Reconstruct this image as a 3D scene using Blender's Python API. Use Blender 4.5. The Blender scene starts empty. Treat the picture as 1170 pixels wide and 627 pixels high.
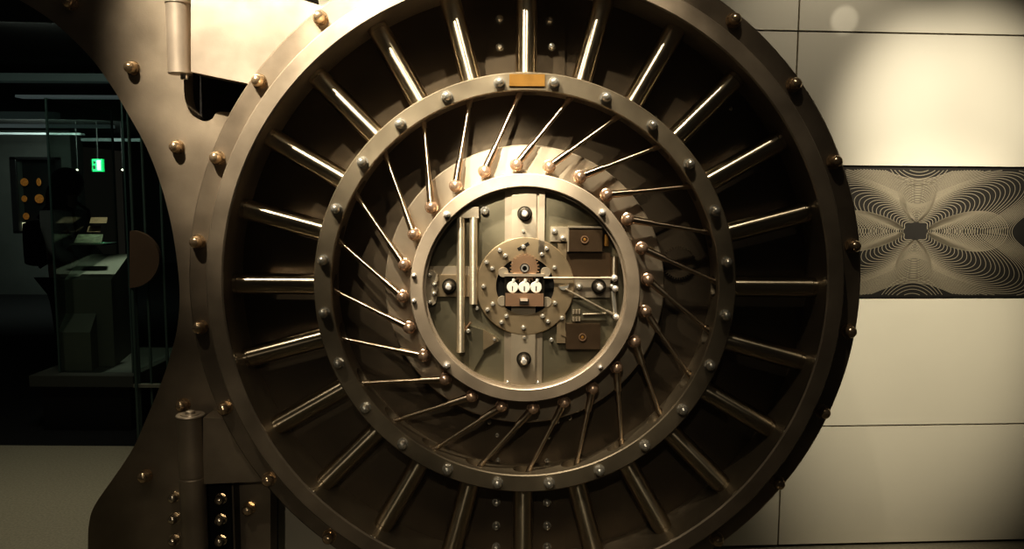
import bpy, bmesh, math, random
from mathutils import Vector, Matrix
random.seed(7)
PI = math.pi
SC = bpy.context.scene
COL = SC.collection
R = math.radians

# ------------------------------------------------------------------ camera
F = 900.0
PITCH = 5.74
CAMLOC = Vector((-0.045, -2.7, 1.6))
CAMROT = Matrix.Rotation(R(90 - PITCH), 3, 'X') @ Matrix.Rotation(R(0.35), 3, 'Z')
cd = bpy.data.cameras.new('camera')
cam = bpy.data.objects.new('camera', cd)
COL.objects.link(cam)
cam.matrix_world = Matrix.Translation(CAMLOC) @ CAMROT.to_4x4()
cd.sensor_width = 36.0
cd.lens = F / 1170.0 * 36.0
cd.clip_start = 0.05
SC.camera = cam


def at(u, v, Y):
    """point of the world plane y = Y seen at image point (u, v)"""
    d = CAMROT @ Vector(((u - 585) / F, -(v - 313.5) / F, -1.0))
    t = (Y - CAMLOC.y) / d.y
    return CAMLOC + d * t


def on_floor(u, v, z=0.0):
    d = CAMROT @ Vector(((u - 585) / F, -(v - 313.5) / F, -1.0))
    t = (z - CAMLOC.z) / d.z
    return CAMLOC + d * t


C0 = at(600, 330.5, 0.0)          # centre of the door, on its front plane
CX, CZ = C0.x, C0.z


def ps(Y):                         # metres covered by one image point at depth Y
    p = Vector((CX, Y, CZ)) - CAMLOC
    return (CAMROT.inverted() @ p).z * -1 / F


# ------------------------------------------------------------------ materials
def mat(name, col, metal=0.0, rough=0.5, noise=0.0, nscale=6.0, bump=0.0, bscale=60.0,
        emit=None, estr=0.0, rvar=0.0, spec=0.5, streak=None, coat=0.0):
    m = bpy.data.materials.new(name)
    m.use_nodes = True
    nt = m.node_tree
    b = nt.nodes['Principled BSDF']
    b.inputs['Base Color'].default_value = (*col, 1)
    b.inputs['Metallic'].default_value = metal
    b.inputs['Roughness'].default_value = rough
    b.inputs['Specular IOR Level'].default_value = spec
    b.inputs['Coat Weight'].default_value = coat
    if emit:
        b.inputs['Emission Color'].default_value = (*emit, 1)
        b.inputs['Emission Strength'].default_value = estr
    tc = nt.nodes.new('ShaderNodeTexCoord')
    mp = nt.nodes.new('ShaderNodeMapping')
    nt.links.new(tc.outputs['Object'], mp.inputs['Vector'])
    if streak:
        mp.inputs['Scale'].default_value = streak
    if noise > 0 or rvar > 0:
        n = nt.nodes.new('ShaderNodeTexNoise')
        n.inputs['Scale'].default_value = nscale
        n.inputs['Detail'].default_value = 6
        nt.links.new(mp.outputs['Vector'], n.inputs['Vector'])
        if noise > 0:
            mr = nt.nodes.new('ShaderNodeMapRange')
            mr.inputs['From Min'].default_value = .25
            mr.inputs['From Max'].default_value = .75
            mr.inputs['To Min'].default_value = 1 - noise
            mr.inputs['To Max'].default_value = 1 + noise
            mx = nt.nodes.new('ShaderNodeVectorMath')
            mx.operation = 'SCALE'
            mx.inputs[0].default_value = col
            nt.links.new(n.outputs['Fac'], mr.inputs['Value'])
            nt.links.new(mr.outputs['Result'], mx.inputs['Scale'])
            nt.links.new(mx.outputs['Vector'], b.inputs['Base Color'])
        if rvar > 0:
            mr = nt.nodes.new('ShaderNodeMapRange')
            mr.inputs['From Min'].default_value = .25
            mr.inputs['From Max'].default_value = .75
            mr.inputs['To Min'].default_value = max(.02, rough - rvar)
            mr.inputs['To Max'].default_value = rough + rvar
            nt.links.new(n.outputs['Fac'], mr.inputs['Value'])
            nt.links.new(mr.outputs['Result'], b.inputs['Roughness'])
    if bump > 0:
        n2 = nt.nodes.new('ShaderNodeTexNoise')
        n2.inputs['Scale'].default_value = bscale
        n2.inputs['Detail'].default_value = 3
        nt.links.new(mp.outputs['Vector'], n2.inputs['Vector'])
        bp = nt.nodes.new('ShaderNodeBump')
        bp.inputs['Strength'].default_value = bump
        bp.inputs['Distance'].default_value = .002
        nt.links.new(n2.outputs['Fac'], bp.inputs['Height'])
        nt.links.new(bp.outputs['Normal'], b.inputs['Normal'])
    return m


def glass(name, tint=(1, 1, 1), refl=0.6, rough=0.0):
    m = bpy.data.materials.new(name)
    m.use_nodes = True
    nt = m.node_tree
    nt.nodes.remove(nt.nodes['Principled BSDF'])
    out = nt.nodes['Material Output']
    t = nt.nodes.new('ShaderNodeBsdfTransparent')
    t.inputs['Color'].default_value = (*tint, 1)
    g = nt.nodes.new('ShaderNodeBsdfGlossy')
    g.inputs['Roughness'].default_value = rough
    fr = nt.nodes.new('ShaderNodeFresnel')
    fr.inputs['IOR'].default_value = 1.45
    mu = nt.nodes.new('ShaderNodeMath')
    mu.operation = 'MULTIPLY'
    mu.inputs[1].default_value = refl
    mx = nt.nodes.new('ShaderNodeMixShader')
    nt.links.new(fr.outputs['Fac'], mu.inputs[0])
    nt.links.new(mu.outputs['Value'], mx.inputs['Fac'])
    nt.links.new(t.outputs['BSDF'], mx.inputs[1])
    nt.links.new(g.outputs['BSDF'], mx.inputs[2])
    nt.links.new(mx.outputs['Shader'], out.inputs['Surface'])
    return m


M = dict(
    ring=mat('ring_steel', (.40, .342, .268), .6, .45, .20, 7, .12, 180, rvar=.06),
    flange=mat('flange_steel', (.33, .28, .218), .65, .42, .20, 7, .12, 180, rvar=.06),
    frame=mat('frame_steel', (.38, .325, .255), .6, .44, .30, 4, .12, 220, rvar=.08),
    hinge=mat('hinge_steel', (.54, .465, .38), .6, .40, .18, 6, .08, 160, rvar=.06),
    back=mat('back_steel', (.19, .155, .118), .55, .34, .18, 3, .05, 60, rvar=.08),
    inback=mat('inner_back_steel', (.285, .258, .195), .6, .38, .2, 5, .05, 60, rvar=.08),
    rod=mat('polished_rod', (.78, .69, .56), 1.0, .33, .05, 8, .0, rvar=.02),
    link=mat('polished_link', (.74, .63, .51), 1.0, .30),
    ball=mat('coppery_ball', (.74, .55, .43), .7, .22),
    gold=mat('bronze_nut', (.62, .49, .34), .75, .22),
    silver=mat('silver_nut', (.78, .75, .70), .65, .22),
    palenut=mat('pale_nut', (.68, .60, .48), .85, .24),
    tallrod=mat('satin_rod', (.80, .71, .58), .75, .42),
    dimplinth=mat('dim_plinth', (.055, .058, .048), 0, .7),
    brass=mat('brass', (.62, .36, .12), .6, .38, .25, 14),
    brassy=mat('pale_brass', (.52, .42, .30), .7, .40, .15, 10),
    pale=mat('pale_steel', (.62, .54, .44), .55, .36, .1, 8),
    copper=mat('copper_plate', (.58, .40, .28), .75, .42, .12, 10),
    brown=mat('brown_box', (.17, .12, .08), .6, .42, .2, 12),
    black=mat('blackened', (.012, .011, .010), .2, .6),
    darksteel=mat('dark_steel', (.10, .09, .075), .8, .36, .2, 6),
    white=mat('white_dial', (.9, .88, .82), 0, .35),
    panel=mat('satin_panel', (.66, .62, .52), .15, .38, .03, 2, .10, 500),
    engr=mat('engraved_dark', (.035, .032, .028), .5, .5, .1, 6),
    line=mat('engraved_line', (.31, .275, .21), .5, .45),
    terrazzo=mat('terrazzo', (.27, .25, .195), 0, .5, .22, 90, .0),
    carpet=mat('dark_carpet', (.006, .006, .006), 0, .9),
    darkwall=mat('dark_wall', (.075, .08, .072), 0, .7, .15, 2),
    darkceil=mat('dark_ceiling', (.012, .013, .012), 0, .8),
    beam=mat('pale_beam', (.20, .25, .235), 0, .6, emit=(.35, .5, .46), estr=.035),
    beam2=mat('lit_strip', (.4, .45, .45), 0, .6, emit=(.6, .75, .74), estr=.07),
    plinth=mat('plinth_paint', (.16, .165, .135), 0, .6),
    case=mat('case_dark', (.01, .01, .01), 0, .5),
    gtube=mat('glass_edge', (.06, .09, .08), .1, .2),
    shirt=mat('grey_shirt', (.2, .21, .2), 0, .9),
    coat=mat('black_cloth', (.004, .004, .004), 0, .95, spec=.05),
    skin=mat('skin', (.10, .06, .045), 0, .6),
    hair=mat('dark_hair', (.004, .0035, .003), 0, .95, spec=.05),
    note=mat('banknote', (.14, .17, .11), 0, .7, .5, 30),
    paper=mat('tan_paper', (.20, .15, .09), 0, .7, .2, 30),
    exitg=mat('exit_green', (0, .25, .08), 0, .5, emit=(.03, 1, .28), estr=1.1),
    exitd=mat('exit_dark', (0, .05, .02), 0, .5),
    exitw=mat('exit_pale', (.5, .9, .6), 0, .5, emit=(.4, 1, .55), estr=1.0),
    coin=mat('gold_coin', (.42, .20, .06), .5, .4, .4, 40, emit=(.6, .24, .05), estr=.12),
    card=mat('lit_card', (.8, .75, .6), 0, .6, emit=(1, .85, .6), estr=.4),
    lampw=mat('small_lamp', (.9, .9, .8), 0, .4, emit=(1, .9, .7), estr=2.0),
    paddle=mat('brown_paddle', (.115, .08, .055), .2, .45, .1, 6),
    glass=glass('clear_glass', (.99, .995, .985), .55),
    gglass=glass('gallery_glass', (.93, .97, .95), .5),
)



def turned(m, aniso=.9):
    """lathe-turned finish: highlights run along the local z axis"""
    nt = m.node_tree
    b = nt.nodes['Principled BSDF']
    tg = nt.nodes.new('ShaderNodeTangent')
    tg.direction_type = 'RADIAL'
    tg.axis = 'Z'
    nt.links.new(tg.outputs['Tangent'], b.inputs['Tangent'])
    b.inputs['Anisotropic'].default_value = aniso
    b.inputs['Anisotropic Rotation'].default_value = .25


turned(M['rod'])
turned(M['link'])
turned(M['tallrod'])

# ------------------------------------------------------------------ objects
WORLD = {}


def place(o, parent, Mw):
    WORLD[o.name] = Mw.copy()
    if parent is not None:
        o.parent = parent
        o.matrix_basis = WORLD[parent.name].inverted() @ Mw
    else:
        o.matrix_basis = Mw


def finish(me, ang=32):
    me.polygons.foreach_set('use_smooth', [True] * len(me.polygons))
    me.set_sharp_from_angle(angle=R(ang))
    me.update()


def mesh(bm, name, m, bevel=0.0, ang=32, recalc=True):
    if bevel > 0:
        es = [e for e in bm.edges if len(e.link_faces) == 2 and e.calc_face_angle(0) > R(40)]
        bmesh.ops.bevel(bm, geom=es, offset=bevel, segments=2, profile=.6, affect='EDGES', clamp_overlap=True)
    if recalc:
        bmesh.ops.recalc_face_normals(bm, faces=bm.faces[:])
    me = bpy.data.meshes.new(name)
    bm.to_mesh(me)
    bm.free()
    me.materials.append(m)
    finish(me, ang)
    return me


def obj(name, src, m=None, parent=None, Mw=None, bevel=0.0, label=None, ang=32):
    """link ONE mesh object; src is a bmesh (world or local coordinates) or a ready mesh"""
    if isinstance(src, bmesh.types.BMesh):
        src = mesh(src, name, m, bevel, ang)
    o = bpy.data.objects.new(name, src)
    COL.objects.link(o)
    place(o, parent, Mw if Mw is not None else Matrix.Identity(4))
    if label:
        o['label'] = label
    return o


def thing(name, label, cat, loc, group=None):
    o = bpy.data.objects.new(name, None)
    COL.objects.link(o)
    o.empty_display_size = .1
    place(o, None, Matrix.Translation(Vector(loc)))
    o['label'] = label
    o['category'] = cat
    o['kind'] = 'thing'
    if group:
        o['group'] = group
    return o


def tag(o, label, cat, group=None):
    o['label'] = label
    o['category'] = cat
    o['kind'] = 'thing'
    if group:
        o['group'] = group
    return o


def struct(o):
    o['kind'] = 'structure'
    return o


def T(x, y=None, z=None):
    return Matrix.Translation(Vector((x, y, z)) if y is not None else Vector(x))


# ------------------------------------------------------------------ shape makers
def lathe(prof, seg=96, closed=True, bm=None, Mw=None, a0=0, a1=None):
    """revolve (radius, y) profile around the y axis"""
    bm = bm or bmesh.new()
    rings = []
    for i in range(seg):
        a = 2 * PI * i / seg
        ring = []
        for r, y in prof:
            co = Vector((r * math.sin(a), y, r * math.cos(a)))
            ring.append(bm.verts.new(Mw @ co if Mw else co))
        rings.append(ring)
    n = len(prof)
    for i in range(seg):
        A, B = rings[i], rings[(i + 1) % seg]
        for j in range(n if closed else n - 1):
            k = (j + 1) % n
            bm.faces.new((A[j], A[k], B[k], B[j]))
    if not closed:
        for j in (0, n - 1):
            if prof[j][0] > 1e-6:
                try:
                    bm.faces.new([rg[j] for rg in rings])
                except ValueError:
                    pass
        bmesh.ops.remove_doubles(bm, verts=bm.verts[:], dist=1e-6)
    return bm


def ring_prof(r0, r1, y0, y1, b=.004):
    return [(r0 + b, y0), (r1 - b, y0), (r1, y0 + b), (r1, y1), (r0, y1), (r0, y0 + b)]


def tube(p, q, r0, r1=None, seg=20, bm=None, cap=True):
    bm = bm or bmesh.new()
    p, q = Vector(p), Vector(q)
    r1 = r0 if r1 is None else r1
    d = (q - p)
    rot = d.to_track_quat('Z', 'Y').to_matrix()
    A = [bm.verts.new(p + rot @ Vector((r0 * math.cos(2 * PI * i / seg), r0 * math.sin(2 * PI * i / seg), 0))) for i in range(seg)]
    B = [bm.verts.new(q + rot @ Vector((r1 * math.cos(2 * PI * i / seg), r1 * math.sin(2 * PI * i / seg), 0))) for i in range(seg)]
    for i in range(seg):
        j = (i + 1) % seg
        bm.faces.new((A[i], A[j], B[j], B[i]))
    if cap:
        bm.faces.new(A[::-1])
        bm.faces.new(B)
    return bm


def box(x0, x1, y0, y1, z0, z1, bm=None):
    bm = bm or bmesh.new()
    v = [bm.verts.new((x, y, z)) for x in (x0, x1) for y in (y0, y1) for z in (z0, z1)]
    for f in ((0, 1, 3, 2), (4, 6, 7, 5), (0, 4, 5, 1), (2, 3, 7, 6), (0, 2, 6, 4), (1, 5, 7, 3)):
        bm.faces.new([v[i] for i in f])
    return bm


def prism(pts, y0, y1, bm=None):
    """pts: (x, z) outline, extruded from y0 to y1"""
    bm = bm or bmesh.new()
    A = [bm.verts.new((x, y0, z)) for x, z in pts]
    B = [bm.verts.new((x, y1, z)) for x, z in pts]
    bm.faces.new(A)
    bm.faces.new(B[::-1])
    for i in range(len(pts)):
        j = (i + 1) % len(pts)
        bm.faces.new((A[i], B[i], B[j], A[j]))
    return bm


def prism_px(pts, Y, th, bm=None):
    P = [at(u, v, Y) for u, v in pts]
    return prism([(p.x, p.z) for p in P], Y, Y + th, bm)


def box_px(u0, v0, u1, v1, Y, th, bm=None):
    a, b = at(u0, v0, Y), at(u1, v1, Y)
    return box(min(a.x, b.x), max(a.x, b.x), Y, Y + th, min(a.z, b.z), max(a.z, b.z), bm)


def sphere(c, r, bm=None, seg=24, sc=(1, 1, 1)):
    bm = bm or bmesh.new()
    bmesh.ops.create_uvsphere(bm, u_segments=seg, v_segments=seg // 2, radius=r,
                              matrix=T(Vector(c)) @ Matrix.Diagonal((*sc, 1)))
    return bm


def smooth_pts(pts, n=6):
    """Catmull-Rom through the points"""
    out = []
    for i in range(len(pts) - 1):
        p0, p1, p2, p3 = pts[max(i - 1, 0)], pts[i], pts[i + 1], pts[min(i + 2, len(pts) - 1)]
        for k in range(n):
            t = k / n
            out.append(tuple(.5 * (2 * b + (c - a) * t + (2 * a - 5 * b + 4 * c - d) * t * t + (3 * b - a - 3 * c + d) * t ** 3)
                             for a, b, c, d in zip(p0, p1, p2, p3)))
    out.append(pts[-1])
    return out


def nut_mesh(name, m, r, hexed=True):
    """domed acorn nut, axis towards -y, base on y = 0"""
    bm = bmesh.new()
    lathe([(0, -.003), (r, -.003), (r, 0), (0, 0)], 28, False, bm)            # washer
    if hexed:
        h = r * .92
        A = [(h * math.sin(PI / 3 * i), h * math.cos(PI / 3 * i)) for i in range(6)]
        prism(A, -.003 - r * .55, -.002, bm)
        y0 = -.003 - r * .55
    else:
        lathe([(0, -.003 - r * .5), (r * .86, -.003 - r * .5), (r * .86, -.002), (0, -.002)], 28, False, bm)
        y0 = -.003 - r * .5
    d = r * .80
    prof = [(d, y0 + .002)] + [(d * math.cos(t), y0 - r * .25 - d * 1.0 * math.sin(t)) for t in [PI / 2 * k / 9 for k in range(10)]]
    prof[-1] = (0, prof[-1][1])
    lathe(prof, 28, False, bm)
    return mesh(bm, name, m)


def gear_bm(r, teeth, y0, y1, hole=0.0):
    pts = []
    for i in range(teeth):
        for k, rr in ((0, .86), (.25, .86), (.42, 1), (.68, 1), (.85, .86)):
            a = 2 * PI * (i + k) / teeth
            pts.append((r * rr * math.sin(a), r * rr * math.cos(a)))
    return prism(pts, y0, y1)


def ang_pt(deg, rpx, Y):
    """point at a clock angle (0 = up, clockwise) and radius in image points round the door axis"""
    r = rpx * ps(Y)
    return Vector((CX + r * math.sin(R(deg)), Y, CZ + r * math.cos(R(deg))))


# ------------------------------------------------------------------ THE VAULT DOOR
AX = T(CX, 0, CZ)
R_out_in, R_out_face, R_flange = 345.5 * ps(0), 365 * ps(0), 384 * ps(.085)
DOOR_BASE = (CX, .28, CZ - R_flange)
door = thing('vault_door', 'huge round steel bank vault door standing open, its ringed bolt work and lock showing', 'vault door', DOOR_BASE)

Y_BACK = .205
# outer ring and stepped flange
obj('outer_ring', lathe(ring_prof(R_out_in, R_out_face, 0, .225, .005), 192), M['ring'], door, AX)
obj('flange', lathe(ring_prof(R_out_face - .004, R_flange, .085, .225, .006), 192), M['flange'], door, AX)
# stepped plug behind, carries the door
obj('door_plug', lathe([(0, .226), (R_out_in + .02, .226), (R_out_in + .02, .40), (R_out_in - .05, .41), (R_out_in - .05, .50), (0, .50)], 128, False), M['darksteel'], door, AX)
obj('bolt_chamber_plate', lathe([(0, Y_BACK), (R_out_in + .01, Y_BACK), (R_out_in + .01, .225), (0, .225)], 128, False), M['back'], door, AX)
# middle ring, drilled for the 24 bolts
RM0, RM1 = 221 * ps(.05), 241.5 * ps(.05)
ROD_Y = .118
ROD_R = .0370
mid_tmp = obj('middle_ring', lathe(ring_prof(RM0, RM1, .05, Y_BACK, .004), 192), M['ring'], door, AX)
cb = bmesh.new()
for k in range(24):
    a = R(15 * k)
    d = Vector((math.sin(a), 0, math.cos(a)))
    tube(d * (RM0 - .05) + Vector((0, ROD_Y, 0)), d * (RM1 + .05) + Vector((0, ROD_Y, 0)), ROD_R * 1.02, seg=24, bm=cb)
cme = bpy.data.meshes.new('cut')
bmesh.ops.recalc_face_normals(cb, faces=cb.faces[:])
cb.to_mesh(cme)
cb.free()
cut = bpy.data.objects.new('cut', cme)
COL.objects.link(cut)
cut.matrix_world = AX
md = mid_tmp.modifiers.new('holes', 'BOOLEAN')
md.operation = 'DIFFERENCE'
md.object = cut
md.solver = 'EXACT'
bpy.context.view_layer.update()
dg = bpy.context.evaluated_depsgraph_get()
nm = bpy.data.meshes.new_from_object(mid_tmp.evaluated_get(dg))
mid_tmp.modifiers.clear()
mid_tmp.data = nm
finish(nm, 30)
bpy.data.objects.remove(cut)

# inner drum plate between middle ring and inner ring
Y_DRUM = .165
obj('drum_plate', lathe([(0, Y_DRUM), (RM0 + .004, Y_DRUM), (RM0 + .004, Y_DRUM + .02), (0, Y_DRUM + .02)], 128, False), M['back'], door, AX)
# rotating carrier disc the links are pinned to
R_CAR = 160 * ps(.09)
obj('carrier_disc', lathe([(0, .095), (R_CAR - .004, .095), (R_CAR, .099), (R_CAR, .115), (0, .115)], 128, False), M['hinge'], door, AX)
# inner ring
RI0, RI1 = 116.5 * ps(0), 131.5 * ps(0)
obj('inner_ring', lathe([(RI0 + .003, 0), (RI1 - .003, 0), (RI1, .003), (RI1, .1), (RI0 - .002, .1), (RI0 - .002, .03), (RI0 - .008, .03), (RI0 - .008, .022), (RI0, .022), (RI0, .003)], 160), M['ring'], door, AX)
obj('inner_glass', lathe([(0, .024), (RI0 - .002, .024), (RI0 - .002, .028), (0, .028)], 96, False), M['glass'], door, AX, label='clear round glass over the lock works')
obj('cover_glass', lathe([(RI1 + .001, .006), (R_out_in - .001, .006), (R_out_in - .001, .010), (RI1 + .001, .010)], 128), M['glass'], door, AX, label='clear round cover glass over the bolt work')

# 24 locking bolts
rod_prof_len0, rod_len1 = 226 * ps(ROD_Y), R_out_in + .02
bm = bmesh.new()
step = 326 * ps(ROD_Y)
# rod along local +z
lathe([(0, rod_prof_len0), (ROD_R * .9, rod_prof_len0), (ROD_R, rod_prof_len0 + .004), (ROD_R, step),
       (ROD_R * .93, step + .004), (ROD_R * .93, rod_len1), (0, rod_len1)], 40, False, bm, Matrix.Rotation(R(90), 4, 'X'))
rod_me = mesh(bm, 'locking_bolt', M['rod'])
nut_gold = nut_mesh('acorn_nut', M['gold'], .0265)
nut_pale = nut_mesh('acorn_nut', M['palenut'], .0225)
nut_silver = nut_mesh('acorn_nut', M['silver'], .0205)
nut_dark = nut_mesh('acorn_nut', M['darksteel'], .0205)
nut_small = nut_mesh('acorn_nut', M['silver'], .016)
nut_tiny = nut_mesh('pin_head', M['silver'], .0085, False)
nut_mid = nut_mesh('acorn_nut', M['silver'], .0125)
knob_me = nut_mesh('domed_knob', M['darksteel'], .026, False)
for k in range(24):
    rot = Matrix.Rotation(R(15 * k), 4, 'Y')
    obj('locking_bolt', rod_me, None, door, T(CX, ROD_Y, CZ) @ rot)
for k in range(24):
    a = 7.5 + 15 * k
    p = ang_pt(a, 374.5, .085)
    obj('acorn_nut', nut_gold, None, door, T(p) @ Matrix.Rotation(random.random() * 2, 4, 'Y'), label='bronze dome nut on the outer flange')
    p = ang_pt(a, 231.5, .05)
    obj('acorn_nut', nut_silver, None, door, T(p) @ Matrix.Rotation(random.random() * 2, 4, 'Y'), label='silver dome nut on the middle ring')

# 24 slanted linkage rods with ball joints
BALL_Y = .035
for k in range(24):
    p = ang_pt(-4.3 + 15 * k, 140.5, BALL_Y)
    q = ang_pt(15 + 15 * k, 231, ROD_Y - .006)
    d = (q - p).normalized()
    L = (q - p).length
    bm = bmesh.new()
    ez = Vector((0, 0, 1))
    tube(ez * .012, ez * L * .25, .0132, .0118, 16, bm)
    tube(ez * L * .24, ez * L * .80, .0080, .0072, 14, bm)
    tube(ez * L * .79, ez * L * .88, .0098, .0098, 14, bm)
    tube(ez * L * .87, ez * L, .0072, .0072, 12, bm)
    LM = T(p) @ d.to_track_quat('Z', 'Y').to_matrix().to_4x4()
    lk = obj('linkage_rod', bm, M['link'], door, LM)
    b = lathe([(0, .065), (.0135, .065), (.0135, .012), (.0215, .010), (.0215, .004), (.0185, .002)] +
              [(.0185 * math.cos(t), -.004 - .0175 * math.sin(t)) for t in [PI / 2 * i / 8 for i in range(9)]][:-1] + [(0, -.0215)], 28, False)
    obj('ball_joint', b, M['ball'], lk, T(p) @ Matrix.Scale(1.08, 4), label='coppery domed ball joint')

# brass plate at the head of the middle ring
pl = box_px(582, 84.5, 622.5, 98.5, .045, .006)
obj('brass_plate', pl, M['brass'], door, bevel=.0015, label='small brass plate at the top of the middle ring')

# centre strap with two columns of nuts at head and foot
for (v0, v1) in ((-32, 96), (550, 668)):
    obj('strap_plate', box_px(555, v0, 645, v1, Y_BACK - .012, .014), M['back'], door, bevel=.003)
for u, v in ((571, 22), (571, 54), (628, 24), (630, 54), (567, 573), (567, 600), (567, 624), (625, 573), (625, 600), (625, 624)):
    obj('acorn_nut', nut_small, None, door, T(at(u, v, Y_BACK - .012)), label='small silver dome nut on the chamber plate')
# small screws on the outer chamber plate and on the drum plate
for u, v in ((777, 36), (835, 107), (835, 124), (748, 134)):
    obj('pin_head', nut_tiny, None, door, T(at(u, v, Y_BACK)))
for u, v in ((559, 482), (568, 497), (569, 525), (627, 499), (625, 526), (637, 481), (651, 477), (660, 468)):
    obj('pin_head', nut_tiny, None, door, T(at(u, v, Y_DRUM)))
# half hidden gear at the right of the drum
g = gear_bm(.062, 40, -.012, 0)
lathe([(0, -.02), (.014, -.02), (.014, 0), (0, 0)], 20, False, g)
obj('gear_wheel', g, M['back'], door, T(at(775, 300, Y_DRUM)), label='dark toothed wheel behind the linkage rods')

# ---- lock works inside the inner ring
YB = .065
obj('lock_plate', lathe([(0, YB), (RI0 + .004, YB), (RI0 + .004, YB + .006), (0, YB + .006)], 96, False), M['inback'], door, AX)
# vertical strap
obj('centre_strap', box_px(577, 208, 619, 448, YB - .008, .009), M['hinge'], door, bevel=.0015)
obj('centre_strap', box_px(585, 210, 611, 446, YB - .018, .011), M['pale'], door, bevel=.002)
obj('guide_bar', box_px(616, 208, 622, 290, YB - .02, .02), M['hinge'], door, bevel=.001)
# arched lock disc
LD = at(600, 327, .045)
ldp = T(LD)
obj('lock_disc', lathe([(.034 * 3, 0), (.170, 0), (.173, .003), (.173, .012), (.034 * 3, .012)], 96), M['brassy'], door, ldp, label='pale brassy round lock disc with pins')
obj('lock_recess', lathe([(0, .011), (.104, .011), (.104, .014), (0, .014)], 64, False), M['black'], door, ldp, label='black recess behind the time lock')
g = gear_bm(.052, 26, -.006, 0)
gw = obj('lock_gear', g, M['copper'], door, T(at(599.5, 306, .041)), label='copper toothed gear above the time lock')
obj('hub_ring', lathe([(.008, -.016), (.0135, -.016), (.0135, 0), (.008, 0)], 28), M['silver'], gw, T(at(599.5, 306, .041)))
obj('hub_hole', lathe([(0, -.0065), (.0165, -.0065), (.0165, -.0055), (0, -.0055)], 24, False), M['black'], gw, T(at(599.5, 306, .041)))
for u, v in ((571, 286), (577.5, 292), (556, 299.5), (562.5, 306.5), (624.5, 284), (619, 290.5), (633.5, 305.5), (552.5, 327), (563, 347), (557, 353.5),
             (578.5, 361), (573, 368), (620, 361), (626, 367), (634, 346), (642, 363), (545, 352), (598, 374), (599, 385), (535, 378), (565, 387), (630, 388),
             (598, 282), (598, 264), (599, 450), (580, 437), (615, 437)):
    yy = .043 if (u - 600) ** 2 + (v - 327) ** 2 < 56 ** 2 else YB - .012
    p = at(u, v, yy)
    stem = lathe([(0, -.016), (.0045, -.016), (.0055, -.012), (.0055, -.005), (.008, -.004), (.008, 0), (.0045, .001), (.0045, .03), (0, .03)], 16, False)
    obj('pin', stem, M['silver'], door, T(p))
sl = T(at(598, 281.5, .0435)) @ Matrix.Rotation(R(-30), 4, 'Y')
obj('disc_slot', box(-.022, .022, 0, .003, -.0055, .0055), M['black'], door, sl, label='dark slanted slot in the lock disc')

# domed knobs
for u, v, yy in ((599.5, 244, YB - .018), (598.5, 410, YB - .018), (513.5, 326.5, YB - .012), (684, 327, YB - .012)):
    kb = obj('domed_knob', knob_me, None, door, T(at(u, v, yy)))
    obj('knob_cap', lathe([(0, -.050), (.007, -.049), (.011, -.044), (.0115, -.030), (0, -.030)], 20, False), M['silver'], kb, T(at(u, v, yy)), label='bright cap')

# time lock: open-fronted case with three dials
YT = .022
tl = obj('time_lock_case', box_px(578, 314, 621, 349, YT + .018, .02), M['darksteel'], door, bevel=.001, label='small time lock with three white dials')
obj('case_top', box_px(576, 312.5, 622, 316, YT + .004, .04), M['pale'], tl, bevel=.0008)
for u0, u1 in ((576.5, 578.5), (620, 622)):
    obj('case_side', box_px(u0, 316, u1, 349, YT + .010, .03), M['darksteel'], tl, bevel=.0005)
fr = obj('front_plate', box_px(577.5, 335, 621, 350, YT + .004, .006), M['copper'], tl, bevel=.0008, label='coppery front plate')
obj('latch', box_px(593.5, 341.5, 604, 347.5, YT - .002, .007), M['darksteel'], fr, bevel=.001)
obj('latch_plate', box_px(594.5, 341, 603, 344, YT - .005, .007), M['pale'], fr, bevel=.0006)
for u in (585.5, 599, 612.5):
    p = at(u, 328, YT + .012)
    dl = obj('dial', lathe([(0, -.004), (.0185, -.004), (.0205, -.001), (.0205, .006), (0, .006)], 36, False), M['white'], tl, T(p), label='round white dial')
    obj('dial_hand', box(-.0016, .0016, -.006, -.004, -.012, .004), M['darksteel'], dl, T(p))
    obj('dial_stem', tube((.003, 0, .019), (.005, 0, .030), .006, seg=12), M['white'], dl, T(p))
for u, v in ((575, 311), (623.5, 311), (574, 344), (624.5, 345)):
    obj('case_lug', lathe([(0, 0), (.017, 0), (.018, .002), (.018, .014), (0, .014)], 24, False), M['pale'], tl, T(at(u, v, YT + .02)))

# two tall vertical rods on the left with their head block
for u, v0, v1, yy in ((526.5, 248, 402, .045), (541, 248, 347, .045)):
    a, b = at(u, v0, yy), at(u, v1, yy)
    tr = obj('tall_rod', tube((0, 0, b.z - a.z), (0, 0, 0), .0148, seg=28), M['tallrod'], door, T(a.x, yy, a.z), label='smooth upright steel rod left of the lock disc')
obj('rod_head_block', box_px(516, 236, 547, 249, .034, .031), M['pale'], door, bevel=.002)
obj('acorn_nut', nut_small, None, door, T(at(554, 241, YB)))
# left bracket plates
obj('bracket_plate', box_px(487, 304, 547, 318, YB - .006, .008), M['pale'], door, bevel=.001)
obj('bracket_plate', box_px(499, 314, 537, 339, YB - .010, .011), M['brassy'], door, bevel=.001)
hp = [(485, 307), (489, 309), (494, 309), (500, 314), (500, 321), (497, 324), (500, 328), (500, 332), (496, 335), (499, 340), (498, 346), (494, 349), (491, 345), (489, 350), (485, 350)]
lf = obj('hinge_leaf', prism_px(hp, .045, .012), M['pale'], door, bevel=.0008, label='pale notched hinge leaf on the left')
for u, v in ((491, 314), (496.5, 324.5), (496, 335), (491, 345)):
    obj('pin_head', nut_tiny, None, lf, T(at(u, v, .045)))
kn = bmesh.new()
for i in range(5):
    a = at(482.6, 311 + i * 8.4, .03)
    b = at(482.6, 318.5 + i * 8.4, .03)
    tube((a.x, .03, a.z), (a.x, .03, b.z), .005, seg=14, bm=kn)
obj('hinge_knuckle', kn, M['darksteel'], door)
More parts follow.
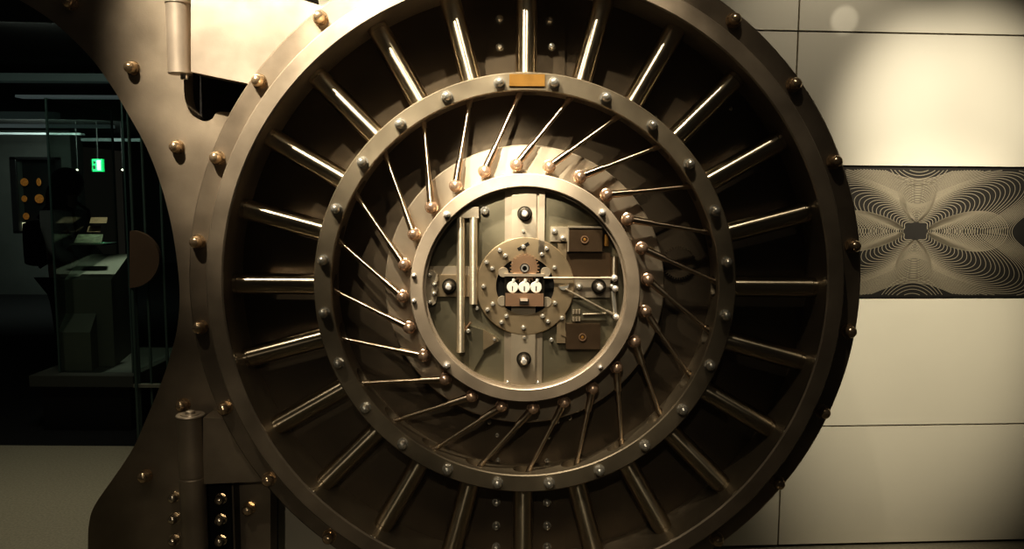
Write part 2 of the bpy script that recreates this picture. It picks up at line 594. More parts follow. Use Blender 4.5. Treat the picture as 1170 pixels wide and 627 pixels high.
for u, v in ((473, 314.5), (473, 343.5)):
    obj('pin_head', nut_tiny, None, door, T(at(u, v, 0)))
for u, v, me in ((510.5, 245, nut_dark), (688, 242.5, nut_mid), (510.5, 417, nut_mid), (686, 419, nut_tiny)):
    obj('acorn_nut', nut_mid if me is nut_dark else me, None, door, T(at(u, v, 0)))
# pale uprights and plates right of the disc
obj('upright_bar', box_px(637.5, 278, 646, 392, .050, .012), M['brassy'], door, bevel=.001)
obj('mount_plate', box_px(629, 259, 652, 276, .048, .018), M['pale'], door, bevel=.001)
for u, v in ((633.5, 264), (643, 272)):
    obj('pin_head', nut_tiny, None, door, T(at(u, v, .048)) @ Matrix.Scale(1.3, 4))
# two brown lock boxes
for (u0, v0, u1, v1, cu, cv, lab) in ((650, 260.5, 688, 287.5, 668, 273.5, 'upper dark brown lock box'), (647, 370, 685.5, 399, 665.5, 385, 'lower brown lock box')):
    bx = obj('lock_box', box_px(u0, v0, u1, v1, .036, .03), M['brown'], door, bevel=.0015, label=lab)
    p = at(cu, cv, .036)
    obj('keyhole_ring', lathe([(.0095, -.004), (.0135, -.004), (.0135, .001), (.0095, .001)], 28), M['copper'], bx, T(p))
    obj('keyhole_stud', lathe([(0, -.004), (.005, -.003), (.006, .001), (0, .001)], 16, False), M['brass'], bx, T(p))
    if v0 < 300:
        obj('box_lid', box_px(u0 - 1, v0 - 2.2, u1 + 1, v0, .032, .034), M['pale'], bx, bevel=.0008)
        obj('box_edge', box_px(u0 - 1.5, v0 - 1, u0, v1, .033, .033), M['pale'], bx, bevel=.0005)
        a, b = at(692.5, 267, .055), at(692.5, 281, .055)
        obj('brass_bolt', tube((a.x, .055, a.z), (a.x, .055, b.z), .0105, seg=20), M['brass'], bx)
obj('dark_cover', box_px(645, 288, 697, 318, .052, .014), M['brown'], door, bevel=.002)
obj('knob_bar', box_px(648, 317, 697, 340, .054, .012), M['hinge'], door, bevel=.001)
obj('acorn_nut', nut_mid, None, door, T(at(661.5, 327, .052)))
obj('lower_cover', box_px(653, 343, 693, 366, .053, .013), M['inback'], door, bevel=.002)
cc = bmesh.new()
for i in range(3):
    for vv in (355, 363.5):
        p, q = at(655 + i * 3.3, vv - 2.5, .068), at(655 + i * 3.3, vv + 2.5, .068)
        tube((p.x, .050, p.z), (p.x, .050, q.z), .004, seg=10, bm=cc)
obj('coil_spring', cc, M['pale'], door)
p, q = at(666, 359, .049), at(692, 358, .049)
obj('thin_spindle', tube(p, q, .0032, seg=12), M['pale'], door)
obj('lower_arm', prism_px([(640, 343), (645, 343), (646, 378), (651, 383), (648, 386), (641, 382)], .046, .01), M['brassy'], door, bevel=.001)
# lever and thin rods at the right
a, b = at(702, 293, .040), at(702, 320, .040)
lv = obj('lever_post', tube((0, 0, b.z - a.z), (0, 0, 0), .0135, seg=22), M['rod'], door, T(a.x, .04, a.z))
p, q = at(621, 317.3, .030), at(700, 317.6, .030)
bm = tube(p, q, .0036, seg=12)
tube(p + (q - p) * .82, q, .0052, seg=12, bm=bm)
cr = obj('connecting_rod', bm, M['pale'], door)
sphere(at(702, 317.6, .028), .0125, bm := bmesh.new())
obj('rod_end', bm, M['silver'], cr)
p, q = at(646, 330, .034), at(704, 361, .034)
bm = tube(p, q, .0036, seg=12)
tube(p + (q - p) * .80, q, .0056, seg=12, bm=bm)
cr = obj('connecting_rod', bm, M['pale'], door)
sphere(at(704, 362, .032), .0125, bm := bmesh.new())
obj('rod_end', bm, M['silver'], cr)
sphere(at(703, 329.5, .032), .0125, bm := bmesh.new())
sphere(at(699, 327, .036), .009, bm)
obj('rod_end', bm, M['silver'], lv)
p, q = at(700.5, 332, .042), at(703, 360, .042)
obj('swing_arm', tube(p, q, .008, seg=16), M['silver'], door)
obj('clip', prism_px([(637, 325), (640, 327.5), (648, 326.5), (650.5, 324), (649, 329), (646, 331.5), (641, 331)], .036, .012), M['silver'], door, bevel=.001)
# lower-left bracket
obj('corner_bracket', prism_px([(552, 377), (566, 383), (571, 388), (569, 394), (553, 403), (541, 424), (538, 421), (540, 402), (533, 384), (536, 372)], .054, .012), M['inback'], door, bevel=.001)
obj('corner_bracket', prism_px([(552, 376), (567, 385), (569, 390), (552, 400)], .047, .008), M['brassy'], door, bevel=.001)
obj('guide_pin', tube(at(538, 368, .05), at(531, 377, .05), .004, seg=12), M['copper'], door)

# ------------------------------------------------------------------ doorway frame plate at the left
YF = .235
left_edge = smooth_pts([(-34, -30), (22, 0), (62, 26), (100, 62), (125, 95), (145, 128), (166, 166), (181, 203), (192, 241), (200, 282), (205, 330),
                        (203, 370), (195, 405), (183, 440), (168, 476), (152, 512), (131, 544), (114, 568), (105, 584), (101.5, 600), (100.5, 620), (100, 700)], 5)
notch = smooth_pts([(262, 128), (248, 128), (243, 135), (236, 138.5), (228, 136.5), (219, 129), (213, 119), (210.5, 106), (210, 85)], 4)
def arc_px(r, y, a0, a1, n=40):
    """(x, z) points on a circle round the door axis"""
    return [(CX + r * math.sin(R(a0 + (a1 - a0) * i / n)), CZ + r * math.cos(R(a0 + (a1 - a0) * i / n))) for i in range(n + 1)]


def xz(pts, Y):
    return [(p.x, p.z) for p in (at(u, v, Y) for u, v in pts)]


R_SAFE = R_out_in + .032
outline = xz(left_edge, YF) + xz([(309, 700), (309, 560)], YF) + arc_px(R_SAFE, YF, -117.5, -60) + xz(notch + [(210, -30)], YF)
FB = at(205, 627, YF)
fb = prism(outline, YF, .085 + YF)
frame_y0 = .0
frm = tag(obj('doorway_frame', fb, M['frame'], None, bevel=.004), 'tall curved steel doorway frame plate left of the round vault door', 'door frame')
# body added behind the plate; its black stands in for the notch's shadow
jb = xz([(max(u, 0) + 26, v) for u, v in left_edge], YF + .085) + xz([(300, 700), (300, 560)], YF + .085) + arc_px(R_SAFE, YF, -115, -46) + xz([(345, -30)], YF + .085)
obj('notch_shade_body', prism(jb, YF + .085, YF + .30), M['black'], frm)
for u, v in ((82, 4), (152, 78), (203, 168), (210, 462), (167, 543), (285, 580)):
    obj('acorn_nut', nut_gold, None, frm, T(at(u, v, YF)), label='bronze dome nut on the frame plate')
for v in (567, 591, 616):
    obj('acorn_nut', nut_pale, None, frm, T(at(200, v, YF)), label='pale dome nut beside the lower hinge barrel')

# upper hinge
HY = .145
p0, p1 = at(206, 85, HY), at(206, -45, HY)
hu = thing('door_hinge', 'upper pale steel hinge with round barrel and broad block, at top left of vault door', 'hinge', (p0.x, HY, p0.z))
hb = .0405
bm = lathe([(0, 0), (hb - .003, 0), (hb, .003), (hb, .24), (hb + .003, .243), (hb + .003, .4), (0, .4)], 40, False, None, Matrix.Rotation(R(90), 4, 'X'))
obj('hinge_barrel', bm, M['hinge'], hu, T(p0.x, HY, p0.z))
obj('hinge_block', prism(xz([(218, -40), (218, 82)], HY - .025) + [(x, z) for x, z in arc_px(R_flange + .006, 0, -54, -36) if z < at(300, -40, HY - .025).z], HY - .025, .233), M['hinge'], hu, bevel=.004)
obj('hinge_pin', lathe([(0, 0), (.012, 0), (.014, .004), (.014, .02), (0, .02)], 20, False, None, Matrix.Rotation(R(90), 4, 'X')), M['silver'], hu, T(p0.x + .015, HY, p0.z - .018))
obj('mount_block', box_px(186, -40, 214, 3, HY + .05, .038), M['darksteel'], hu, bevel=.003)
# lower hinge
p0 = at(217.5, 475, HY)
pb = at(217.5, 690, HY)
hl = thing('door_hinge', 'lower dark steel hinge with capped barrel, at bottom left of vault door', 'hinge', (p0.x, HY, pb.z))
hb = .0475
L = p0.z - pb.z
bm = lathe([(0, 0), (hb, 0), (hb, L - .235), (hb - .002, L - .232), (hb - .002, L - .228), (hb, L - .225), (hb, L), (0, L)], 44, False, None, Matrix.Rotation(R(90), 4, 'X'))
obj('hinge_barrel', bm, M['frame'], hl, T(p0.x, HY, pb.z))
cap = lathe([(0, 0), (.050, 0), (.052, .003), (.050, .006), (.034, .006), (.033, .009), (.018, .009), (.016, .018), (.006, .022), (0, .022)], 40, False, None, Matrix.Rotation(R(90), 4, 'X'))
obj('barrel_cap', cap, M['pale'], hl, T(p0.x, HY, p0.z), label='bright stepped cap on the barrel')
zt_, zb_ = at(240, 477, HY - .01).z, at(240, 553, HY - .01).z
obj('hinge_block', prism(xz([(232, 553), (232, 477)], HY - .01) + [(x, z) for x, z in arc_px(R_flange + .006, 0, -110, -128, 60) if zb_ < z < zt_], HY - .01, .232), M['frame'], hl, bevel=.003)
obj('hinge_pocket', box_px(233, 552, 267, 700, HY + .07, .018), M['black'], hl)
obj('pocket_edge', box_px(267, 553, 271, 700, HY + .03, .058), M['darksteel'], hl, bevel=.001)
for v in (569, 592.5, 616.5):
    obj('acorn_nut', nut_pale, None, hl, T(at(253, v, HY + .07)))

# ------------------------------------------------------------------ the panelled wall
wr = on_floor(1050, 622)
WA = R(3.7)


def wall_at(u, v, off=0.0):
    """point of the wall plane (turned a little away from the door) seen at image point"""
    n = Vector((math.sin(WA), -math.cos(WA), 0))
    d = CAMROT @ Vector(((u - 585) / F, -(v - 313.5) / F, -1.0))
    t = ((wr + n * off) - CAMLOC).dot(n) / d.dot(n)
    return CAMLOC + d * t


WM = T(wr.x, wr.y, 0) @ Matrix.Rotation(WA, 4, 'Z')      # local x along the wall, y into the wall
WI = WM.inverted()


def wl(u, v):
    return WI @ wall_at(u, v)


s_top = (wl(1040, 38)).z
s_e1 = (wl(1065, 190.5)).z
s_e0 = (wl(1065, 340.5)).z
s_bot = (wl(1050, 485.5)).z
x_top = wl(911, 60).x
x_bot = wl(890, 595).x
x_left = wl(294, 600).x
x_left2 = x_left
x_right = 3.2
g_ = .0035
bm = bmesh.new()
zs = [(.012, s_bot, x_bot), (s_bot, s_e0, x_top), (s_e0, s_e1, None), (s_e1, s_top, x_top), (s_top, 3.3, x_top)]
pb_ = bmesh.new()
for z0, z1, xs in zs:
    if xs is None:
        continue
    for a, b in ((x_left, xs), (xs, x_right)):
        if b - a > .05:
            box(a + g_, b - g_, 0, .03, z0 + g_, z1 - g_, pb_)
struct(obj('wall_right', pb_, M['panel'], None, WM, bevel=.0025))
struct(obj('trim_1', box(x_left, x_right, .031, .10, 0, 3.3), M['black'], None, WM))
# extra seam low left
# dark engraved panel
ex0 = wl(600, 265).x
EP = WM @ T(0, 0, 0)
ep = thing('engraved_panel', 'dark wide wall panel engraved with a pale wavy guilloche rosette, right of vault door', 'wall panel', WM @ Vector((ex0, 0.006, s_e0 + g_)))
obj('panel_board', box(ex0, x_right, .006, .03, s_e0 + g_, s_e1 - g_), M['engr'], ep, WM, bevel=.001)
ec = wl(1047, 264)
kx = abs(wl(1100, 264).x - wl(1050, 264).x) / 50.0
bm = bmesh.new()


def ribbon(pts, w):
    prev = None
    for i, (x, z) in enumerate(pts):
        ok = ex0 + .01 < x < x_right - .01 and s_e0 + .012 < z < s_e1 - .012
        if not ok:
            prev = None
            continue
        j, k = max(i - 1, 0), min(i + 1, len(pts) - 1)
        tx, tz = pts[k][0] - pts[j][0], pts[k][1] - pts[j][1]
        l = math.hypot(tx, tz) or 1
        nx, nz = -tz / l * w / 2, tx / l * w / 2
        cur = (bm.verts.new((x + nx, .0052, z + nz)), bm.verts.new((x - nx, .0052, z - nz)))
        if prev:
            bm.faces.new((prev[0], cur[0], cur[1], prev[1]))
        prev = cur


# interlaced families of lobed rings
def lobed(cx, cz, k0, R0, R1, n, m0, m1, sgn, ph=0.0):
    for k in range(n):
        f = k / (n - 1)
        rr = R0 + (R1 - R0) * f
        mm = m0 + (m1 - m0) * min(1, f * 2.2)
        st = 1.35 + .6 * min(1, f * 1.6)
        pts = []
        N = 280
        for i in range(N + 1):
            t = 2 * PI * i / N
            q = rr * (1 + sgn * mm * math.cos(4 * t + ph) + .06 * math.cos(8 * t + ph))
            pts.append((cx + q * st * math.sin(t) * kx, cz + q * math.cos(t) * kx))
        ribbon(pts, .85 * kx)


lobed(ec.x, ec.z, 0, 11, 86, 38, .08, .40, -1)


def petal(cx, cz, ang, r0, L0, L1, n, fat):
    """nested leaf outlines that share their root"""
    for k in range(n):
        L = L0 + (L1 - L0) * k / (n - 1)
        pts = []
        for i in range(141):
            t = 2 * PI * i / 140
            x = r0 + L * (1 - math.cos(t)) / 2
            y = L * fat * math.sin(t) * (.55 + .45 * (1 - math.cos(t)) / 2)
            pts.append((cx + (x * math.cos(ang) - y * math.sin(ang)) * kx, cz + (x * math.sin(ang) + y * math.cos(ang)) * kx))
        ribbon(pts, .8 * kx)


for sg in (0, PI):
    petal(ec.x, ec.z, sg, 14, 8, 92, 30, .30)
for sg in (PI / 2, -PI / 2):
    petal(ec.x, ec.z, sg, 10, 6, 46, 16, .55)
for sg in (1, -1):
    lobed(ec.x, ec.z + sg * 118 * kx, 0, 30, 52, 9, .1, .25, 1)
lobed(ec.x - 226 * kx, ec.z, 0, 13, 60, 26, .10, .40, -1)
obj('engraved_line', bm, M['line'], ep, WM, label='pale fine wavy lines')
ep_lines = ep.children

# ------------------------------------------------------------------ floor and gallery seen through the doorway
fz = on_floor(75, 509).y
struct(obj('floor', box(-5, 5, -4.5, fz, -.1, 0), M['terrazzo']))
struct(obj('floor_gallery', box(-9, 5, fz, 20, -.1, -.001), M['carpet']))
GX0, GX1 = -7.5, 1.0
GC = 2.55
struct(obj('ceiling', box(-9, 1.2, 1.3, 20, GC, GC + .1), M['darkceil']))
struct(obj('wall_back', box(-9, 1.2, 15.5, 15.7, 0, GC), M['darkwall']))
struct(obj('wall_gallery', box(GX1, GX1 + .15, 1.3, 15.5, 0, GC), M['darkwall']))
# grey side wall with a display niche
WYL = 9.6
a, b = at(-60, 200, WYL), at(61, 200, WYL)
nx0, nx1 = at(13, 200, WYL).x, at(70, 200, WYL).x
nz0, nz1 = at(20, 265, WYL).z, at(20, 180, WYL).z
wb = bmesh.new()
wx0, wx1 = at(-160, 200, WYL).x, at(82, 200, WYL).x
for (x0, x1, z0, z1) in ((wx0, nx0, 0, GC), (nx1, wx1, 0, GC), (nx0, nx1, 0, nz0), (nx0, nx1, nz1, GC)):
    box(x0, x1, WYL, WYL + .35, z0, z1 - .001, wb)
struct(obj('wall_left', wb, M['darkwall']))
nb = thing('display_niche', 'dark glazed wall niche holding rows of gold coins, far left', 'display case', ((nx0 + nx1) / 2, WYL + .2, nz0))
obj('niche_back', box(nx0, nx1, WYL + .28, WYL + .3, nz0, nz1), M['case'], nb)
fb_ = bmesh.new()
fw = .075
for (x0, x1, z0, z1) in ((nx0 - .01, nx0 + fw, nz0, nz1), (nx1 - fw, nx1 + .01, nz0, nz1), (nx0, nx1, nz1 - .03, nz1 + .01), (nx0, nx1, nz0 - .01, nz0 + .015)):
    box(x0, x1, WYL - .015, WYL + .03, z0, z1, fb_)
obj('niche_frame', fb_, M['case'], nb)
obj('niche_pane', box(nx0, nx1, WYL + .032, WYL + .036, nz0, nz1), M['gglass'], nb)
cdesc = {0: 'plain round gold coin, top left in the wall niche', 1: 'bright patterned gold coin, top right in the wall niche', 2: 'dim gold coin, middle left in the wall niche',
         3: 'wide gold coin, middle right in the wall niche', 4: 'dim gold coin, lowest in the wall niche above the white card'}
for i, (u, v, r, s) in enumerate(((28, 208, .062, 1), (44.5, 208, .062, .6), (28, 227, .050, .9), (45, 227, .072, 1), (30, 247, .055, .9))):
    p = at(u, v, WYL + .2)
    c = obj('gold_coin', lathe([(0, -.006), (r * .8, -.006), (r * .84, -.010), (r, -.008), (r, 0), (0, 0)], 28, False), M['coin'], None, T(p) @ Matrix.Diagonal((s, 1, 1, 1)))
    tag(c, cdesc[i], 'coin', 'gold coins in the wall niche')
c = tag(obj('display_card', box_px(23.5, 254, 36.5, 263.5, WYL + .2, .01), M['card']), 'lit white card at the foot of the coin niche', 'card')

# ceiling light strips
strips = [(88, 10, 'beam', -30, 150), (110, 4, 'beam2', 17, 160), (131, 8, 'beam', -30, 62), (143.5, 4.5, 'beam2', -30, 126), (152.5, 3, 'beam2', -30, 92), (159.5, 4, 'beam2', 82, 162)]
names = ['wide dim ceiling strip, highest and nearest of the gallery ceiling', 'thin pale ceiling strip just under the highest wide one', 'wide dim ceiling strip at left, third from the top',
         'thin pale ceiling strip, fourth from the top', 'faint short ceiling strip above the coin niche', 'brightest and lowest ceiling strip above the exit sign']
for (v, h, mt, u0, u1), lb in zip(strips, names):
    dz = GC - .06 - CAMLOC.z
    dist = dz * F / max(223 - v, 10)
    Y = CAMLOC.y + dist
    o = obj('ceiling_light', box_px(u0, v - h / 2, u1, v + h / 2, Y, .12), M[mt], bevel=.004)
    tag(o, lb, 'ceiling light', 'ceiling strips of the dark gallery')
    o.location.z += 0

# exit sign
EY = 8.0
ex = tag(obj('exit_sign', box_px(105, 181.5, 117.5, 196, EY, .05), M['exitg'], bevel=.004), 'small glowing green exit sign hanging in the dark gallery', 'sign')
obj('running_figure', box_px(106.5, 184, 109, 187, EY - .006, .005), M['exitd'], ex)
e2 = box_px(106, 189, 109, 193, EY - .006, .005)
obj('running_figure', e2, M['exitd'], ex)
obj('sign_door', box_px(110.5, 183, 115.5, 194.5, EY - .006, .005), M['exitw'], ex)
pr = at(111, 181.5, EY)
obj('hanger', tube((pr.x, EY + .025, pr.z), (pr.x, EY + .025, GC), .008, seg=10), M['case'], ex)
# two small spot lamps
for u, v, lb in ((88.5, 194, 'tiny lit spot lamp left of the exit sign'), (140, 194, 'tiny lit spot lamp right of the exit sign')):
    p = at(u, v, EY)
    sp = thing('spot_lamp', lb, 'lamp', (p.x, EY, p.z), 'tiny spot lamps beside the exit sign')
    obj('bulb', sphere(p, .014, None, 14), M['lampw'], sp)
    obj('lamp_stem', tube((p.x, EY + .01, p.z + .012), (p.x, EY + .01, GC), .006, seg=8), M['case'], sp)

# glass show case with plinths
def slab(corners_top, zb, m, name, parent=None, label=None):
    bm = bmesh.new()
    A = [bm.verts.new(c) for c in corners_top]
    B = [bm.verts.new((c[0], c[1], zb)) for c in corners_top]
    bm.faces.new(A)
    bm.faces.new(B[::-1])
    for i in range(4):
        j = (i + 1) % 4
        bm.faces.new((A[i], B[i], B[j], A[j]))
    return obj(name, bm, m, parent, bevel=.004)


PY = 2.75
o = slab([at(73.5, 319.5, PY), at(127, 319.5, PY), at(148, 290, PY + .55), at(95, 290, PY + .55)], .28, M['plinth'], 'display_plinth')
tag(o, 'tall grey plinth with sloping pale top inside the glass show case', 'plinth')
o = slab([at(66, 379.5, PY - .15), at(103, 379.5, PY - .15), at(110, 358, PY + .0), at(75, 358, PY + .0)], .28, M['plinth'], 'display_plinth')
tag(o, 'short grey plinth standing before the taller sloping one', 'plinth')
p1, p2 = at(33, 429, PY - .3), at(152, 429, PY - .3)
o = obj('plinth_base', box(p1.x, p2.x, PY - .3, PY + .7, p1.z - .075, p1.z), M['dimplinth'], bevel=.004)
obj('toe_kick', box(p1.x + .05, p2.x - .05, PY - .25, PY + .65, 0, p1.z - .076), M['case'], o)
zb = p1.z
tag(o, 'low grey base slab under both display plinths', 'base')
# put plinths on the base
for q in ('display_plinth', 'display_plinth.001'):
    ob = bpy.data.objects[q]
    for v in ob.data.vertices:
        if v.co.z < .3:
            v.co.z = zb
kick = at(75, 450, PY - .2)
# glass case
gx0, gx1 = at(62, 300, PY - .2).x, at(147, 300, PY - .2).x
gc = thing('glass_case', 'tall frameless glass show case with thin dark edges', 'show case', ((gx0 + gx1) / 2, PY + .2, zb))
gz1 = at(62, 112, PY - .2).z
for nm_, bxx in (('glass_pane', (gx0, gx1, PY - .2, PY - .194)), ('glass_pane', (gx0, gx0 + .006, PY - .19, PY + .65)), ('glass_pane', (gx1 - .006, gx1, PY - .19, PY + .65))):
    obj(nm_, box(*bxx, zb + .001, gz1), M['gglass'], gc)
for x, y in ((gx0, PY - .2), (gx1, PY - .2), (gx0, PY + .65), (gx1, PY + .65)):
    obj('edge_post', box(x - .006, x + .006, y - .006, y + .006, zb + .001, gz1), M['gtube'], gc)
# glass shelf and notes
sa, sb = at(80, 279, PY - .1), at(118, 279, PY - .1)
sh = tag(obj('glass_shelf', box(sa.x, sb.x, PY - .1, PY + .1, sa.z - .006, sa.z + .004), M['gtube'], bevel=.001), 'small glass shelf with bright front edge above the sloping plinth', 'shelf')
obj('lit_edge', box(sa.x, sb.x, PY - .104, PY - .099, sa.z - .003, sa.z + .003), M['plinth'], sh)
nz = sa.z + .006
bm = bmesh.new()
q = [at(84, 277.5, PY - .08), at(116, 277.5, PY - .08), at(118, 267.5, PY + .06), at(89, 267.5, PY + .06)]
bm.faces.new([bm.verts.new(c) for c in q])
r_ = bmesh.ops.solidify(bm, geom=bm.faces[:], thickness=.004)
tag(obj('banknote_sheet', bm, M['note']), 'tilted sheet of greenish banknotes on the glass shelf', 'banknote')
for (u0, v0, u1, v1, lb) in ((99, 258, 115.5, 265, 'tan paper note held up behind the greenish banknotes'), (102, 248, 123, 255, 'pale tan paper note, highest in the glass case')):
    bm = bmesh.new()
    q = [at(u0, v1, PY + .15), at(u1 - 1, v1, PY + .15), at(u1, v0, PY + .22), at(u0 + 2, v0, PY + .22)]
    bm.faces.new([bm.verts.new(c) for c in q])
    bmesh.ops.solidify(bm, geom=bm.faces[:], thickness=.004)
    tag(obj('paper_note', bm, M['paper']), lb, 'banknote')

# glass gate with half round paddle and slim posts
GY = 1.9
gt = thing('glass_gate', 'slim steel posts and cross bar of a glass gate behind the frame plate', 'gate', (at(165, 500, GY).x, GY, 0))
for u, w in ((153.5, .009), (167.5, .008), (187, .008)):
    p = at(u, 300, GY)
    zt = at(u, 120, GY).z
    obj('gate_post', tube((p.x, GY, 0), (p.x, GY, zt), w, seg=12), M['gtube'], gt)
a, b = at(154, 440, GY), at(192, 440, GY)
obj('cross_bar', box(a.x, b.x, GY - .02, GY + .02, a.z - .010, a.z + .010), M['plinth'], gt, bevel=.003)
a, b = at(154, 440, GY), at(187, 120, GY)
obj('gate_pane', box(a.x, b.x, GY - .003, GY + .003, a.z + .01, b.z), M['gglass'], gt)
pd = [(148, 263.5)] + [(148 + 34 * math.sin(R(t)), 296 - 33 * math.cos(R(t))) for t in range(8, 175, 8)] + [(148, 329)]
o = obj('half_round_panel', prism_px(pd, GY - .06, .03), M['paddle'], bevel=.003)
pp = at(151, 327, GY - .045)
obj('panel_post', tube((pp.x, GY - .045, 0), (pp.x, GY - .045, pp.z + .02), .009, seg=12), M['gtube'], o)
tag(o, 'brown half-round panel on a thin post beside the glass gate', 'panel')

# ------------------------------------------------------------------ visitor
VY = 3.55
vp = at(78, 300, VY)
px_ = vp.x
vis = thing('person', 'visitor with dark hair and grey top seen in the dark gallery, black bag on back', 'person', (px_, VY, 0))


def skin_body(name, joints, edges, m, parent, sub=2, root=0):
    me = bpy.data.meshes.new(name)
    me.from_pydata([j[0] for j in joints], edges, [])
    o = bpy.data.objects.new(name, me)
    COL.objects.link(o)
    s = o.modifiers.new('skin', 'SKIN')
    s.use_smooth_shade = True
    for i, j in enumerate(joints):
        me.skin_vertices[0].data[i].radius = j[1]
        me.skin_vertices[0].data[i].use_root = (i == root)
    sb_ = o.modifiers.new('sub', 'SUBSURF')
    sb_.levels = sub
    sb_.render_levels = sub
    bpy.context.view_layer.update()
    dg = bpy.context.evaluated_depsgraph_get()
    nm = bpy.data.meshes.new_from_object(o.evaluated_get(dg))
    bpy.data.objects.remove(o)
    nm.materials.clear()
    nm.materials.append(m)
    nm.polygons.foreach_set('use_smooth', [True] * len(nm.polygons))
    r = bpy.data.objects.new(name, nm)
    COL.objects.link(r)
    place(r, parent, T(px_, VY, 0))
    return r


# facing +x (to the right); standing 1.74 m
J = [((0, 0, .95), (.13, .16)), ((.01, 0, 1.15), (.12, .15)), ((.0, 0, 1.36), (.12, .17)), ((.01, 0, 1.46), (.075, .10)), ((.03, 0, 1.54), (.05, .05)), ((.05, 0, 1.64), (.085, .075)), ((.05, 0, 1.70), (.06, .055)),
     ((0, .18, 1.41), (.06, .06)), ((.02, .22, 1.16), (.045, .045)), ((.20, .18, 1.05), (.035, .035)), ((.27, .16, 1.04), (.028, .02)),
     ((0, -.18, 1.41), (.06, .06)), ((.02, -.22, 1.16), (.045, .045)), ((.20, -.18, 1.05), (.035, .035)), ((.27, -.16, 1.04), (.028, .02)),
     ((0, .10, .85), (.09, .09)), ((.01, .10, .48), (.06, .06)), ((-.02, .10, .09), (.045, .045)), ((.12, .10, .04), (.035, .04)),
     ((0, -.10, .85), (.09, .09)), ((.01, -.10, .48), (.06, .06)), ((-.02, -.10, .09), (.045, .045)), ((.12, -.10, .04), (.035, .04))]
E = [(0, 1), (1, 2), (2, 3), (3, 4), (4, 5), (5, 6), (2, 7), (7, 8), (8, 9), (9, 10), (2, 11), (11, 12), (12, 13), (13, 14), (0, 15), (15, 16), (16, 17), (17, 18), (0, 19), (19, 20), (20, 21), (21, 22)]
body = skin_body('body', J, E, M['skin'], vis)
# nose, ears, five fingers merged into the body
hb_ = bmesh.new()
hb_.from_mesh(body.data)
sphere((.140, 0, 1.635), .014, hb_, 10, (1.1, .8, 1.2))
sphere((.05, .078, 1.63), .022, hb_, 10, (.8, .4, 1.2))
sphere((.05, -.078, 1.63), .022, hb_, 10, (.8, .4, 1.2))
for s in (1, -1):
    for i in range(4):
        yy = s * (.16 + (i - 1.5) * .017)
        L_ = (.06, .07, .066, .05)[i]
        tube((.275, yy, 1.045), (.275 + L_ * .6, yy, 1.035), .008, .0075, 8, hb_)
        tube((.275 + L_ * .58, yy, 1.036), (.275 + L_, yy, 1.015), .0075, .006, 8, hb_)
    tube((.25, s * .135, 1.05), (.30, s * .118, 1.06), .010, .007, 8, hb_)
hb_.to_mesh(body.data)
hb_.free()
body.data.polygons.foreach_set('use_smooth', [True] * len(body.data.polygons))
# clothes
JT = [((0, 0, .92), (.145, .18)), ((.01, 0, 1.15), (.135, .165)), ((.0, 0, 1.36), (.135, .19)), ((.01, 0, 1.44), (.09, .12)),
      ((0, .18, 1.41), (.075, .075)), ((.02, .225, 1.16), (.06, .06)), ((.16, .19, 1.07), (.048, .048)), ((0, -.18, 1.41), (.075, .075)), ((.02, -.225, 1.16), (.06, .06)), ((.16, -.19, 1.07), (.048, .048))]
skin_body('grey_top', JT, [(0, 1), (1, 2), (2, 3), (2, 4), (4, 5), (5, 6), (2, 7), (7, 8), (8, 9)], M['shirt'], vis)
JP = [((0, 0, .95), (.14, .175)), ((0, .10, .84), (.105, .105)), ((.01, .10, .48), (.08, .08)), ((-.02, .10, .10), (.065, .065)), ((0, -.10, .84), (.105, .105)), ((.01, -.10, .48), (.08, .08)), ((-.02, -.10, .10), (.065, .065))]
skin_body('trousers', JP, [(0, 1), (1, 2), (2, 3), (0, 4), (4, 5), (5, 6)], M['coat'], vis)
hm = bmesh.new()
sphere((.022, 0, 1.675), .122, hm, 24, (1.0, .90, 1.0))
sphere((-.035, 0, 1.54), .115, hm, 20, (.85, 1.1, 1.5))
obj('hair', hm, M['hair'], vis, T(px_, VY, 0))
for s in (1, -1):
    obj('eye', sphere((.122, s * .032, 1.665), .010, None, 10), M['white'], vis, T(px_, VY, 0))
obj('mouth', sphere((.125, 0, 1.585), .02, None, 10, (.4, 1, .3)), M['copper'], vis, T(px_, VY, 0))
for s in (1, -1):
    shb = bmesh.new()
    sphere((.05, s * .10, .035), .06, shb, 16, (2.0, .8, .6))
    obj('shoe', shb, M['coat'], vis, T(px_, VY, 0))
bb = bmesh.new()
box(-.29, -.165, -.13, .13, 1.02, 1.38, bb)
bmesh.ops.subdivide_edges(bb, edges=bb.edges[:], cuts=2, use_grid_fill=True)
bmesh.ops.smooth_vert(bb, verts=bb.verts[:], factor=.5, use_axis_x=True, use_axis_y=True, use_axis_z=True)
bag = obj('backpack', bb, M['coat'], None, T(px_, VY, 0), bevel=.02)
tag(bag, 'black backpack worn by the visitor in the gallery', 'backpack')
for s in (1, -1):
    st = bmesh.new()
    pts = [(-.16, s * .10, 1.40), (-.03, s * .11, 1.565), (.12, s * .11, 1.46), (.15, s * .12, 1.22), (-.14, s * .15, 1.02)]
    for i in range(4):
        tube(pts[i], pts[i + 1], .012, seg=8, bm=st)
    obj('strap', st, M['coat'], bag, T(px_, VY, 0))

# ------------------------------------------------------------------ light
def spot(name, loc, target, power, size, blend=.5, rad=.03, col=(1, .86, .66)):
    l = bpy.data.lights.new(name, 'SPOT')
    l.energy = power
    l.spot_size = R(size)
    l.spot_blend = blend
    l.shadow_soft_size = rad
    l.color = col
    o = bpy.data.objects.new(name, l)
    COL.objects.link(o)
    o.location = loc
    o.rotation_euler = (Vector(target) - Vector(loc)).to_track_quat('-Z', 'Y').to_euler()
    return o


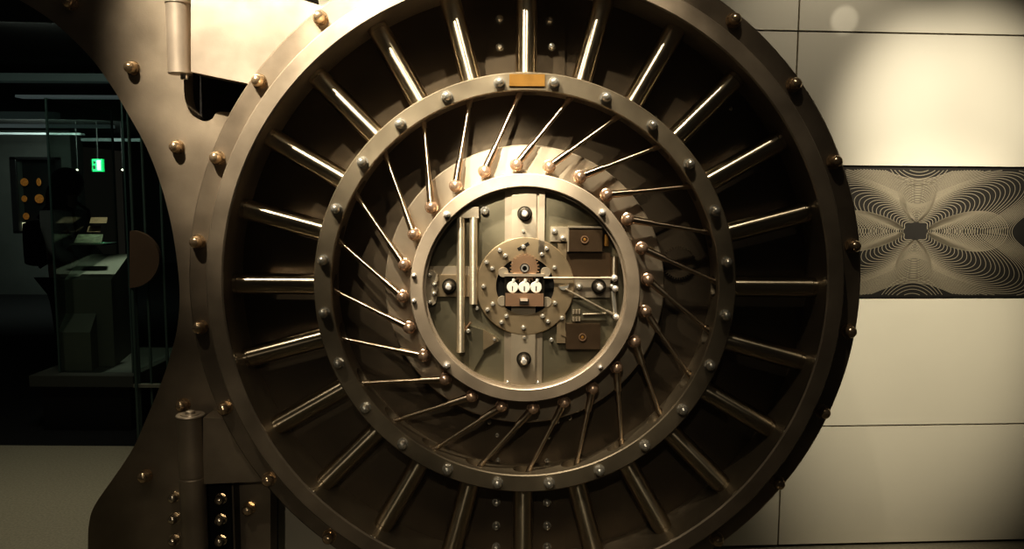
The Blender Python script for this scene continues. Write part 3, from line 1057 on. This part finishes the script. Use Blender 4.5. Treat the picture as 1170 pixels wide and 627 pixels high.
def area(name, loc, target, power, sx, sy, col=(1, .88, .7)):
    l = bpy.data.lights.new(name, 'AREA')
    l.shape = 'RECTANGLE'
    l.size = sx
    l.size_y = sy
    l.energy = power
    l.color = col
    o = bpy.data.objects.new(name, l)
    COL.objects.link(o)
    o.location = loc
    o.rotation_euler = (Vector(target) - Vector(loc)).to_track_quat('-Z', 'Y').to_euler()
    return o


W1 = (1, .885, .72)
spot('key_spot', (-1.05, -1.45, 3.9), (-.22, .1, 1.76), 1150, 26, 1.0, .022, W1)
spot('key_spot_left', (-1.7, -1.5, 3.9), (-.88, .2, 2.02), 640, 31, 1.0, .022, W1)
spot('hinge_spot', (-1.55, -1.1, 3.9), (-.95, .15, 2.35), 230, 26, 1.0, .03, W1)
spot('right_spot', (.0, -1.35, 3.9), (.08, .1, 1.85), 460, 30, 1.0, .022, W1)
spot('low_left_spot', (-1.6, -1.5, 3.8), (-.7, .1, .85), 60, 34, 1.0, .03, W1)
spot('low_right_spot', (.25, -1.25, 3.9), (.60, .1, 1.3), 85, 34, 1.0, .025, W1)
spot('lock_spot', (-.7, -2.9, 3.15), (-.06, .05, 1.66), 820, 9.0, 1.0, .02, W1)
spot('low_front_fill', (-.3, -3.2, 2.1), (-.95, .3, .42), 55, 20, 1.0, .02, W1)  # added fill for the low wall panel and lower hinge, not a known fixture
spot('front_fill', (-.2, -3.6, 3.0), (.05, .05, .85), 105, 22, 1.0, .02, W1)  # added frontal fill, brings highlights to the lower nuts and links
wt = wall_at(1085, 120)
spot('oval_spot', (2.6, -3.0, 3.6), wall_at(965, 23), 75, 1.9, .6, .005, (1, .93, .8))
spot('wall_spot', (2.6, -3.0, 3.6), (wt.x + .04, wt.y, wt.z - .12), 820, 17.5, 1.0, .05, (1, .92, .77))
spot('wall_spot_low', (2.3, -2.2, 3.6), (1.78, .85, .92), 620, 25, 1.0, .05, (1, .92, .75))
spot('wall_spot_top', (1.45, .12, 3.75), (1.25, .8, 2.15), 85, 44, 1.0, .05, (1, .92, .78))
area('plinth_fill', (-2.75, 1.75, 2.5), (-2.85, 2.7, .8), 5, .5, .3, (.9, 1, .88))
area('ceiling_fill', (0, -1.8, 3.9), (0, 0, 1.2), 3, 2.5, 1.2)
area('gallery_fill', (-6.2, 7.6, 2.45), (-6.6, 9.6, 1.0), 55, 1.6, .8, (.85, 1, .9))
spot('case_spot', (gx0 + .28, PY + .05, 2.45), (gx0 + .28, PY + .2, 1.0), 75, 36, .8, .02, (.95, 1, .85))
area('floor_glow', (-2.0, .9, 3.2), (-2.0, 1.2, 0), 34, .8, .8, (1, .92, .73))

w = bpy.data.worlds.new('world')
SC.world = w
w.use_nodes = True
w.node_tree.nodes['Background'].inputs['Color'].default_value = (.9, .8, .65, 1)
w.node_tree.nodes['Background'].inputs['Strength'].default_value = .016
SC.view_settings.view_transform = 'Standard'
SC.view_settings.look = 'High Contrast'
SC.view_settings.exposure = 0.0
SC.cycles.max_bounces = 6
SC.cycles.transparent_max_bounces = 16
SC.cycles.use_denoising = True
